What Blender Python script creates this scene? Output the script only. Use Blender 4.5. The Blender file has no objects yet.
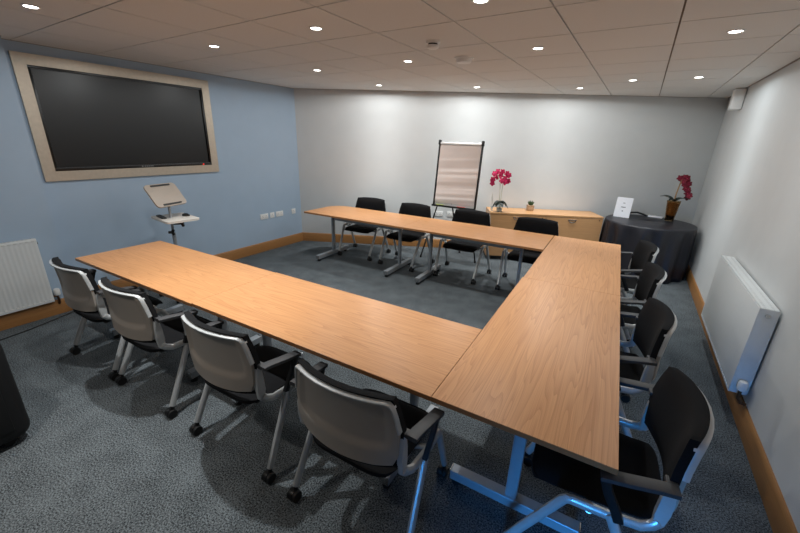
import bpy, bmesh, math, random
from mathutils import Vector, Matrix
random.seed(7)
S = bpy.context.scene
COL = S.collection
PI = math.pi
R = math.radians

# ------------------------------------------------------------------ materials
def newmat(name):
    m = bpy.data.materials.new(name); m.use_nodes = True
    nt = m.node_tree
    b = nt.nodes['Principled BSDF']
    return m, nt, b
def lin(c):
    return tuple(((x/255)/12.92 if x/255 <= .04045 else ((x/255+.055)/1.055)**2.4) for x in c)
def simple(name, rgb, rough=.5, metal=0.0, noise=0.0, nscale=40, bump=0.0, spec=.5, sheen=0, coat=0):
    m, nt, b = newmat(name)
    c = lin(rgb)
    b.inputs['Roughness'].default_value = rough
    b.inputs['Metallic'].default_value = metal
    b.inputs['Specular IOR Level'].default_value = spec
    if sheen: b.inputs['Sheen Weight'].default_value = sheen
    if coat: b.inputs['Coat Weight'].default_value = coat
    tc = nt.nodes.new('ShaderNodeTexCoord')
    nz = nt.nodes.new('ShaderNodeTexNoise'); nz.inputs['Scale'].default_value = nscale; nz.inputs['Detail'].default_value = 3
    nt.links.new(tc.outputs['Object'], nz.inputs['Vector'])
    cr = nt.nodes.new('ShaderNodeValToRGB')
    k = max(noise, .012)
    cr.color_ramp.elements[0].color = tuple(x*(1-k) for x in c)+(1,)
    cr.color_ramp.elements[1].color = tuple(min(1, x*(1+k)) for x in c)+(1,)
    cr.color_ramp.elements[0].position = .3; cr.color_ramp.elements[1].position = .7
    nt.links.new(nz.outputs['Fac'], cr.inputs['Fac'])
    nt.links.new(cr.outputs['Color'], b.inputs['Base Color'])
    if bump:
        bp = nt.nodes.new('ShaderNodeBump'); bp.inputs['Strength'].default_value = bump; bp.inputs['Distance'].default_value = .004
        nt.links.new(nz.outputs['Fac'], bp.inputs['Height'])
        nt.links.new(bp.outputs['Normal'], b.inputs['Normal'])
    return m
def wood(name, light, dark, along='X', rings=True, rough=.35, sc=1.0):
    m, nt, b = newmat(name)
    N = nt.nodes.new; L = nt.links.new
    tc = N('ShaderNodeTexCoord')
    mp = N('ShaderNodeMapping')
    s = {'X': (.55, 8, 8), 'Y': (8, .55, 8), 'Z': (8, 8, .55)}[along]
    mp.inputs['Scale'].default_value = tuple(q*sc for q in s)
    L(tc.outputs['Object'], mp.inputs['Vector'])
    n1 = N('ShaderNodeTexNoise'); n1.inputs['Scale'].default_value = 1.0; n1.inputs['Detail'].default_value = 2
    L(mp.outputs['Vector'], n1.inputs['Vector'])
    # growth rings : contour lines of a stretched noise give cathedral figures
    mu = N('ShaderNodeMath'); mu.operation = 'MULTIPLY'; mu.inputs[1].default_value = 20.0
    L(n1.outputs['Fac'], mu.inputs[0])
    fr = N('ShaderNodeMath'); fr.operation = 'FRACT'; L(mu.outputs[0], fr.inputs[0])
    pw = N('ShaderNodeMath'); pw.operation = 'POWER'; pw.inputs[1].default_value = 2.5; L(fr.outputs[0], pw.inputs[0]); fr = pw
    # fine pores
    mp2 = N('ShaderNodeMapping'); mp2.inputs['Scale'].default_value = tuple((1.5 if q < 1 else 20)*q*sc for q in s)
    L(tc.outputs['Object'], mp2.inputs['Vector'])
    n2 = N('ShaderNodeTexNoise'); n2.inputs['Scale'].default_value = 1.6; n2.inputs['Detail'].default_value = 3
    L(mp2.outputs['Vector'], n2.inputs['Vector'])
    a1 = N('ShaderNodeMath'); a1.operation = 'MULTIPLY'; a1.inputs[1].default_value = .30 if rings else .12
    L(fr.outputs[0], a1.inputs[0])
    a2 = N('ShaderNodeMath'); a2.operation = 'MULTIPLY_ADD'; a2.inputs[1].default_value = .75
    L(n2.outputs['Fac'], a2.inputs[0]); L(a1.outputs[0], a2.inputs[2])
    cr = N('ShaderNodeValToRGB')
    cr.color_ramp.elements[0].color = lin(light)+(1,); cr.color_ramp.elements[0].position = .2
    cr.color_ramp.elements[1].color = lin(dark)+(1,); cr.color_ramp.elements[1].position = .95
    L(a2.outputs[0], cr.inputs['Fac']); L(cr.outputs['Color'], b.inputs['Base Color'])
    b.inputs['Roughness'].default_value = rough
    b.inputs['Specular IOR Level'].default_value = .4
    return m
def carpet(name):
    m, nt, b = newmat(name)
    N = nt.nodes.new; L = nt.links.new
    tc = N('ShaderNodeTexCoord')
    n1 = N('ShaderNodeTexNoise'); n1.inputs['Scale'].default_value = 130; n1.inputs['Detail'].default_value = 2; n1.inputs['Roughness'].default_value = .6
    n2 = N('ShaderNodeTexNoise'); n2.inputs['Scale'].default_value = 6; n2.inputs['Detail'].default_value = 2
    L(tc.outputs['Object'], n1.inputs['Vector']); L(tc.outputs['Object'], n2.inputs['Vector'])
    ma = N('ShaderNodeMath'); ma.operation = 'MULTIPLY_ADD'; ma.inputs[1].default_value = .15
    L(n2.outputs['Fac'], ma.inputs[0]); L(n1.outputs['Fac'], ma.inputs[2])
    cr = N('ShaderNodeValToRGB')
    cr.color_ramp.elements[0].position = .43; cr.color_ramp.elements[0].color = lin((32, 35, 38))+(1,)
    cr.color_ramp.elements[1].position = .72; cr.color_ramp.elements[1].color = lin((121, 128, 132))+(1,)
    L(ma.outputs[0], cr.inputs['Fac']); L(cr.outputs['Color'], b.inputs['Base Color'])
    b.inputs['Roughness'].default_value = .95; b.inputs['Specular IOR Level'].default_value = .1
    bp = N('ShaderNodeBump'); bp.inputs['Strength'].default_value = .4; bp.inputs['Distance'].default_value = .004
    L(n1.outputs['Fac'], bp.inputs['Height']); L(bp.outputs['Normal'], b.inputs['Normal'])
    return m
def emit(name, rgb, st):
    m, nt, b = newmat(name)
    b.inputs['Base Color'].default_value = lin(rgb)+(1,)
    b.inputs['Emission Color'].default_value = lin(rgb)+(1,)
    b.inputs['Emission Strength'].default_value = st
    return m
def glass(name, rgb, rough=.05):
    m, nt, b = newmat(name)
    b.inputs['Base Color'].default_value = lin(rgb)+(1,)
    b.inputs['Transmission Weight'].default_value = 1.0
    b.inputs['Roughness'].default_value = rough
    b.inputs['IOR'].default_value = 1.2
    return m

M = {}
M['wall_white'] = simple('white wall paint', (210, 212, 212), .85, noise=.015, nscale=5, spec=.2)
M['wall_blue'] = simple('pale blue wall paint', (170, 190, 210), .8, noise=.015, nscale=5, spec=.25)
M['wall_dark'] = simple('dark unseen wall cutting bounce', (52, 56, 62), .85, noise=.02, nscale=5)  # unseen wall kept dark to cut bounce light into the shadows
M['ceiling'] = simple('mineral fibre ceiling tile', (226, 225, 222), .95, noise=.02, nscale=120, spec=.1)
M['grid'] = simple('ceiling grid shadow gap', (150, 140, 130), .8)
M['carpet'] = carpet('grey flecked carpet')
M['oak_x'] = wood('oak veneer grain along x', (214, 158, 108), (172, 114, 68), 'X')
M['oak_y'] = wood('oak veneer grain along y', (222, 180, 140), (178, 130, 90), 'Y')
M['oak_edge'] = wood('oak edge band darkened for shade', (170, 120, 78), (140, 95, 60), 'X', rings=False)  # darker than the top: the shade on the edges is in this colour
M['oak_cab'] = wood('oak cabinet veneer', (210, 162, 114), (178, 130, 86), 'X', rings=False, sc=1.4)
M['skirt'] = wood('stained oak skirting', (168, 120, 72), (130, 88, 48), 'X', rings=False, rough=.45)
M['steel'] = simple('silver grey powder coated steel', (160, 166, 172), .35, .3, noise=.02)
M['chairmetal'] = simple('silver painted chair tube', (196, 198, 198), .3, .4, noise=.02)
M['silverplastic'] = simple('silver grey plastic', (196, 198, 198), .4, .15, noise=.02)
M['shell'] = simple('taupe grey plastic shell', (172, 163, 153), .45, noise=.03, nscale=8)
M['blackfab'] = simple('black upholstery fabric', (22, 22, 24), .9, noise=.25, nscale=260, bump=.25, spec=.2)
M['blackplastic'] = simple('black plastic', (22, 22, 23), .4, noise=.05)
M['armplastic'] = simple('charcoal armrest plastic', (62, 62, 64), .5, noise=.05)
M['rubber'] = simple('black rubber', (14, 14, 14), .6)
M['white'] = simple('white enamel', (225, 228, 228), .35, noise=.01)
M['whiteplastic'] = simple('white plastic', (240, 240, 238), .4)
M['chrome'] = simple('chrome', (200, 200, 200), .15, 1.0)
M['screen'] = simple('black display glass', (6, 6, 8), .32, spec=.5)
M['bezel'] = simple('black bezel', (8, 8, 8), .3)
M['beige_metal'] = simple('brushed champagne metal', (188, 176, 160), .42, .45, noise=.05, nscale=30)
M['cloth'] = simple('black tablecloth', (27, 27, 35), .42, noise=.15, nscale=200, spec=.6)
M['paper'] = simple('flip chart paper', (240, 228, 222), .8, noise=.03, nscale=3)
M['papercard'] = simple('white card', (232, 234, 240), .6)
M['ink'] = simple('grey print', (120, 122, 128), .7)
M['markgreen'] = simple('yellow green marker', (150, 165, 40), .4)
M['markred'] = simple('red marker', (205, 60, 35), .4)
M['petal'] = simple('magenta orchid petal', (206, 28, 92), .6, noise=.25, nscale=60)
M['petaldark'] = simple('crimson orchid petal', (122, 16, 44), .6, noise=.3, nscale=60)
M['leaf'] = simple('dark green leaf', (20, 34, 26), .45, noise=.25, nscale=30)
M['succ'] = simple('succulent green', (54, 84, 48), .5, noise=.3, nscale=50)
M['stem'] = simple('pale stem', (196, 196, 178), .5)
M['cane'] = simple('tan cane', (160, 128, 92), .6, noise=.25)
M['feather'] = simple('pale feather', (214, 210, 204), .8)
M['glass'] = glass('clear vase glass', (240, 244, 244))
M['amber'] = glass('smoky amber glass', (206, 178, 140), .12)
M['pebble'] = simple('black pebbles', (20, 18, 18), .5, noise=.3, nscale=60)
M['terracotta'] = simple('woven tan pot', (178, 148, 118), .8, noise=.25, nscale=90, bump=.3)
M['lectern'] = simple('light grey laminate', (214, 208, 200), .45)
M['lectern_shaded'] = simple('grey laminate darkened for shade', (176, 164, 152), .5)  # upper shelf catches less light; that shade is in its colour
M['dkgrey'] = simple('dark grey trim', (52, 52, 52), .5)
M['led'] = emit('downlight lens', (255, 252, 244), 14)
M['redled'] = emit('standby light', (255, 40, 30), 1.2)
M['logo'] = simple('grey screen logo', (130, 130, 130), .5)
M['slot'] = simple('grey slot', (206, 208, 208), .6)
M['copper'] = simple('brown pipe', (96, 66, 44), .4, .6)
M['bagfab'] = simple('black nylon', (9, 9, 11), .7, noise=.2, nscale=150)
M['speakerfront'] = simple('blue grey lens', (95, 115, 140), .4)

# ------------------------------------------------------------------ mesh helpers
class B:
    """collects geometry for one mesh object"""
    def __init__(s): s.bm = bmesh.new(); s.mats = []; s.cur = 0
    def mat(s, m):
        if m not in s.mats: s.mats.append(m)
        s.cur = s.mats.index(m); return s
    def _paint(s, faces):
        for f in faces: f.material_index = s.cur
    def box(s, c, d, rot=None, bev=0.0, seg=2):
        n0 = set(s.bm.faces)
        mtx = Matrix.Translation(Vector(c))
        if rot is not None: mtx = mtx @ (rot if isinstance(rot, Matrix) else Matrix.Rotation(rot, 4, 'Z'))
        mtx = mtx @ Matrix.Diagonal((d[0], d[1], d[2], 1))
        g = bmesh.ops.create_cube(s.bm, size=1, matrix=mtx)
        if bev > 0:
            es = list({e for v in g['verts'] for e in v.link_edges})
            bmesh.ops.bevel(s.bm, geom=es, offset=bev, segments=seg, affect='EDGES', profile=.5)
        s._paint([f for f in s.bm.faces if f not in n0]); return s
    def loft(s, rings, cap=True, close=True):
        """rings: list of lists of points"""
        vr = [[s.bm.verts.new(p) for p in r] for r in rings]
        fs = []
        n = len(vr[0])
        for a, b in zip(vr[:-1], vr[1:]):
            for i in range(n if close else n-1):
                j = (i+1) % n
                fs.append(s.bm.faces.new((a[i], a[j], b[j], b[i])))
        if cap:
            fs.append(s.bm.faces.new(vr[0][::-1])); fs.append(s.bm.faces.new(vr[-1]))
        s._paint(fs); return s
    def tube(s, pts, r, n=10, flat=1.0, rads=None, up=None):
        pts = [Vector(p) for p in pts]; rings = []; prev = None
        for i, p in enumerate(pts):
            if i == 0: t = pts[1]-p
            elif i == len(pts)-1: t = p-pts[i-1]
            else: t = (pts[i+1]-p).normalized()+(p-pts[i-1]).normalized()
            t.normalize()
            if prev is None:
                a = Vector(up) if up is not None else (Vector((0, 0, 1)) if abs(t.z) < .9 else Vector((1, 0, 0)))
                u = a.cross(t).normalized()
            else:
                u = prev-t*prev.dot(t); u.normalize()
            prev = u; v = t.cross(u)
            rr = rads[i] if rads else r
            rings.append([p+u*math.cos(2*PI*k/n)*rr+v*math.sin(2*PI*k/n)*rr*flat for k in range(n)])
        return s.loft(rings)
    def ribbon(s, pts, w, h, up=(0, 0, 1)):
        """rectangular sweep; w across, h along up"""
        pts = [Vector(p) for p in pts]; rings = []
        for i, p in enumerate(pts):
            t = (pts[min(i+1, len(pts)-1)]-pts[max(i-1, 0)]).normalized()
            u = t.cross(Vector(up)).normalized(); v = u.cross(t).normalized()
            c = .22
            q = []
            for a, b in ((1, 1-c), (1-c, 1), (-1+c, 1), (-1, 1-c), (-1, -1+c), (-1+c, -1), (1-c, -1), (1, -1+c)):
                q.append(p+u*(a*w/2)+v*(b*h/2))
            rings.append(q)
        return s.loft(rings)
    def lathe(s, prof, c=(0, 0, 0), n=24, cap=True):
        c = Vector(c)
        rings = [[c+Vector((r*math.cos(2*PI*k/n), r*math.sin(2*PI*k/n), z)) for k in range(n)] for r, z in prof]
        return s.loft(rings, cap=cap)
    def cyl(s, a, b, r, n=16, r2=None):
        return s.tube([a, b], r, n, rads=[r, r if r2 is None else r2])
    def prism(s, poly, axis, a, b, bev=0):
        """poly of 2-D points extruded along axis from a to b"""
        def P(q, t):
            return {'X': (t, q[0], q[1]), 'Y': (q[0], t, q[1]), 'Z': (q[0], q[1], t)}[axis]
        n0 = set(s.bm.faces)
        s.loft([[P(q, a) for q in poly], [P(q, b) for q in poly]])
        if bev:
            fs = [f for f in s.bm.faces if f not in n0]
            es = list({e for f in fs for e in f.edges})
            bmesh.ops.bevel(s.bm, geom=es, offset=bev, segments=2, affect='EDGES', profile=.5)
            s._paint([f for f in s.bm.faces if f not in n0])
        return s
    def slab(s, fn, nu, nv):
        """fn(u,v)->(front,back) points; u,v in [0,1]; closed slab"""
        F = [[None]*(nv+1) for _ in range(nu+1)]; K = [[None]*(nv+1) for _ in range(nu+1)]
        for i in range(nu+1):
            for j in range(nv+1):
                f, k = fn(i/nu, j/nv)
                F[i][j] = s.bm.verts.new(f); K[i][j] = s.bm.verts.new(k)
        fs = []
        nf = s.bm.faces.new
        for i in range(nu):
            for j in range(nv):
                fs.append(nf((F[i][j], F[i+1][j], F[i+1][j+1], F[i][j+1])))
                fs.append(nf((K[i][j], K[i][j+1], K[i+1][j+1], K[i+1][j])))
        for i in range(nu):
            fs.append(nf((F[i][0], K[i][0], K[i+1][0], F[i+1][0])))
            fs.append(nf((F[i][nv], F[i+1][nv], K[i+1][nv], K[i][nv])))
        for j in range(nv):
            fs.append(nf((F[0][j], F[0][j+1], K[0][j+1], K[0][j])))
            fs.append(nf((F[nu][j], K[nu][j], K[nu][j+1], F[nu][j+1])))
        s._paint(fs); return s
    def build(s, name, mat=None, parent=None, smooth=True, ang=35):
        bmesh.ops.recalc_face_normals(s.bm, faces=list(s.bm.faces))
        me = bpy.data.meshes.new(name); s.bm.to_mesh(me); s.bm.free()
        if mat is not None and not s.mats: me.materials.append(mat)
        for m in s.mats: me.materials.append(m)
        if smooth:
            for p in me.polygons: p.use_smooth = True
            me.set_sharp_from_angle(angle=R(ang))
        o = bpy.data.objects.new(name, me); COL.objects.link(o)
        if parent is not None: o.parent = parent
        return o
def tag(o, label=None, cat=None, group=None, kind=None):
    if label: o['label'] = label
    if cat: o['category'] = cat
    if group: o['group'] = group
    if kind: o['kind'] = kind
    return o
def thing(name, label, cat, loc=(0, 0, 0), rz=0, group=None):
    o = bpy.data.objects.new(name, None); COL.objects.link(o)
    o.empty_display_size = .1
    o.location = loc; o.rotation_euler = (0, 0, rz)
    return tag(o, label, cat, group)
def struct(o): o['kind'] = 'structure'; return o
def dup(root, loc, rz, label, group):
    r = root.copy(); COL.objects.link(r); r.location = loc; r.rotation_euler = (0, 0, rz)
    r['label'] = label
    if group: r['group'] = group
    for ch in list(root.children):
        c = ch.copy(); COL.objects.link(c); c.parent = r
        for g in list(ch.children):
            d = g.copy(); COL.objects.link(d); d.parent = c
    return r

# ------------------------------------------------------------------ room
H = 2.491
SK = .149
def yback(x): return 3.4769+.4678*(x+4.8833)        # angled back wall
def xright(y): return .8257+.0367*(y-.8)              # right wall
def xblue(y): return -4.9758+.0266*y                  # blue wall (screen wall)
AB = math.atan(.4678); AR = math.atan(.0367); AL = math.atan(.0266)
YF = -3.0                                            # wall behind the camera
xc = (.8257+.0367*(3.4769+.4678*4.8833-.8))/(1-.0367*.4678); yc = yback(xc)   # right/back corner
cBL = Vector((-4.8833, 3.4769)); cBR = Vector((xc, yc))
cFR = Vector((xright(YF), YF)); cFL = Vector((xblue(YF), YF))

def wall(name, a, b, mat, th=.12, z0=0, z1=H+.12):
    """vertical wall slab from a to b, inner face on a-b, thickness to the right of a->b"""
    a = Vector(a); b = Vector(b); t = (b-a).normalized(); n = Vector((t.y, -t.x))
    q = [a, b, b+n*th, a+n*th]
    g = B(); g.loft([[(p.x, p.y, z0) for p in q], [(p.x, p.y, z1) for p in q]])
    return struct(g.build(name, mat, smooth=False))
# inner faces; going clockwise seen from above puts the slab outside -> use left-hand normals
wall('wall_back', cBR, cBL, M['wall_white'])
wall('wall_right', cFR, cBR, M['wall_white'])
wall('wall_left', cBL, (xblue(.14), .14), M['wall_blue'])
xp = .13                                            # the nearer stretch stands a little proud
wall('wall_left_near', (xblue(.14)+xp, .14), (xblue(YF)+xp, YF), M['wall_blue'], th=.25)
# wall behind the camera
dx0, dx1, dzt = -.28, .52, 2.0
g = B()
for (x0, x1, z0, z1) in ((cFL.x-.05, dx0, 0, H+.12), (dx1, cFR.x+.05, 0, H+.12), (dx0, dx1, dzt, H+.12)):
    g.box(((x0+x1)/2, YF-.06, (z0+z1)/2), (x1-x0, .12, z1-z0))
struct(g.build('wall_front', M['wall_dark'], smooth=False))
g = B()
for (x0, x1, z0, z1) in ((dx0, dx0+.07, 0, dzt), (dx1-.07, dx1, 0, dzt), (dx0, dx1, 0, .12), (dx0, dx1, dzt-.08, dzt)):
    g.box(((x0+x1)/2, YF-.06, (z0+z1)/2), (x1-x0, .05, z1-z0), bev=.004)
dr = struct(g.build('added_door_1', M['skirt']))  # door added out of view to go with the blue fill light
g = B(); g.box(((dx0+dx1)/2, YF-.06, 1.02), (dx1-dx0-.12, .008, 1.82)); g.build('added_door_glass', M['glass'], dr)

g = B()
q = [cBL+Vector((-.3, .2)), cBR+Vector((.3, .2)), cFR+Vector((.3, -.2)), cFL+Vector((-.3, -.2))]
g.loft([[(p.x, p.y, -.08) for p in q], [(p.x, p.y, 0) for p in q]])
struct(g.build('floor', M['carpet'], smooth=False))

# suspended ceiling: grid bars and tiles sitting slightly proud of them
ga = .0443; ex = Vector((math.cos(ga), -math.sin(ga))); ey = Vector((math.sin(ga), math.cos(ga))); o0 = Vector((-1.8638, 1.293))
g = B(); g.mat(M['ceiling'])
for i in range(-7, 8):
    for j in range(-9, 11):
        c = o0+ex*(.6*(i+.5))+ey*(.6*(j+.5))
        g.box((c.x, c.y, H+.01), (.590, .590, .020), rot=-ga)
g.mat(M['grid'])
cc = o0+ey*.3
g.box((cc.x, cc.y, H+.035), (11, 13, .04), rot=-ga)
for pco, pno in (((cBL.x-.1, 0, 0), (-1, 0, 0)), ((xright(0)+.1, 0, 0), (1, -.0367, 0)), ((0, YF-.1, 0), (0, -1, 0)), ((cBL.x, cBL.y+.1, 0), (-.4678, 1, 0))):
    geom = list(g.bm.verts)+list(g.bm.edges)+list(g.bm.faces)
    r = bmesh.ops.bisect_plane(g.bm, geom=geom, plane_co=pco, plane_no=pno, clear_outer=True)
    eds = [e for e in r['geom_cut'] if isinstance(e, bmesh.types.BMEdge)]
struct(g.build('ceiling', None, smooth=False))

def skirting(name, a, b):
    a = Vector(a); b = Vector(b); t = (b-a).normalized(); n = Vector((-t.y, t.x))   # into the room
    L = (b-a).length
    g = B()
    g.prism([(0, 0), (.02, 0), (.02, SK-.02), (.012, SK-.004), (.008, SK), (0, SK)], 'X', 0, L)
    o = g.build(name, M['skirt'])
    o.matrix_world = Matrix.Translation((a.x, a.y, 0)) @ Matrix.Rotation(math.atan2(t.y, t.x), 4, 'Z')
    return struct(o)
skirting('baseboard_back', cBR, cBL)
skirting('baseboard_right', cFR, cBR)
skirting('baseboard_left', cBL, (xblue(.14), .14))
skirting('baseboard_left_near', (xblue(.14)+xp, .15), (xblue(YF)+xp, YF))
# edge trim where walls meet the ceiling
def angle_trim(name, a, b):
    a = Vector(a); b = Vector(b); t = (b-a).normalized(); L = (b-a).length
    g = B(); g.box((L/2, .01, H+.001), (L, .02, .006))
    o = g.build(name, M['grid'], smooth=False)
    o.matrix_world = Matrix.Translation((a.x, a.y, 0)) @ Matrix.Rotation(math.atan2(t.y, t.x), 4, 'Z')
    return struct(o)
angle_trim('trim_1', cBR, cBL); angle_trim('trim_2', cFR, cBR); angle_trim('trim_3', cBL, (xblue(.14), .14)); angle_trim('trim_4', (xblue(.14)+xp, .14), (xblue(YF)+xp, YF))

# ------------------------------------------------------------------ downlights
DIST = ((0, .05), (.2, .12), (.34, .13), (.5, .135), (.7, .2), (.78, .27), (.866, .45), (.94, .9), (1, 1))
def downlight(x, y, w, label, seen=True, cone=128, col=(.97, 1.0, 1.0)):
    t = thing('ceiling_downlight', label, 'ceiling light', (x, y, H), 0, 'recessed downlights in the ceiling')
    g = B(); g.lathe([(.036, 0), (.047, -.001), (.048, -.004), (.044, -.006), (.037, -.005), (.035, -.003)], n=28, cap=False)
    g.build('trim_ring', M['whiteplastic'], t)
    g = B(); g.lathe([(.036, 0), (.0355, -.003), (.02, -.0035), (.001, -.0035)], n=24)
    g.build('lens', M['led'], t)
    ld = bpy.data.lights.new('downlight_lamp', 'SPOT'); ld.energy = w; ld.spot_size = R(178); ld.spot_blend = .05; ld.shadow_soft_size = .024
    ld.color = (.86, .96, 1.0) if x > .2 else ((1.0, .93, .85) if y < -1 else col)
    # angular distribution of the fitting: a main beam and a weaker wide spill
    ld.use_nodes = True; nt = ld.node_tree
    em = nt.nodes['Emission']
    tc = nt.nodes.new('ShaderNodeTexCoord'); sx = nt.nodes.new('ShaderNodeSeparateXYZ'); ab = nt.nodes.new('ShaderNodeMath'); ab.operation = 'ABSOLUTE'
    cr = nt.nodes.new('ShaderNodeValToRGB')
    nt.links.new(tc.outputs['Normal'], sx.inputs[0]); nt.links.new(sx.outputs['Z'], ab.inputs[0]); nt.links.new(ab.outputs[0], cr.inputs['Fac'])
    st = DIST
    els = cr.color_ramp.elements
    els[0].position, els[1].position = st[0][0], st[-1][0]
    els[0].color = (st[0][1],)*3+(1,); els[1].color = (st[-1][1],)*3+(1,)
    for p_, v_ in st[1:-1]:
        e_ = els.new(p_); e_.color = (v_, v_, v_, 1)
    nt.links.new(cr.outputs['Color'], em.inputs['Strength'])
    lo = bpy.data.objects.new('downlight_lamp', ld); COL.objects.link(lo); lo.parent = t; lo.location = (0, 0, -.04)
    return t
P = 95
for (x, y, k, lab) in (
    (-3.54, -.06, .6, 'round downlight near the top left corner, above the wall by the screen'),
    (-3.407, 1.088, .75, 'round downlight in the ceiling in front of the big screen'),
    (-2.192, 1.026, .5, 'round downlight in the ceiling left of the smoke detector, nearest one to it'),
    (-.995, .98, .85, 'round downlight at the top edge of the picture, nearest the middle of the room'),
    (-3.346, 2.313, .6, 'round downlight high in front of the blue wall, halfway to the white wall'),
    (-2.131, 2.24, .6, 'round downlight left of the two round ceiling detectors and beyond them'),
    (-.918, 2.163, .6, 'round downlight over the long right table, right of the ceiling detectors'),
    (.289, 2.16, .4, 'bright downlight at the top right, nearest the camera above the right wall'),
    (-3.316, 3.548, 1.35, 'round downlight by the blue end of the white back wall'),
    (-2.08, 4.121, 1.4, 'round downlight above the flip chart close to the back wall'),
    (-.824, 4.588, 1.35, 'round downlight above the sideboard close to the back wall'),
    (-2.35, -.05, 1.65, 'round downlight above the near row of chairs, out of view'),
    (-2.35, -1.35, 1.0, 'added fill downlight behind the camera, out of view'),  # added lamp, fills the chair shells from behind
    (-.232, 4.071, .8, 'round downlight left of the bright one in the far right corner'),
    (.365, 4.052, .7, 'bright downlight in the far right corner before the wall speaker')):
    downlight(x, y, P*k, lab)

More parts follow.
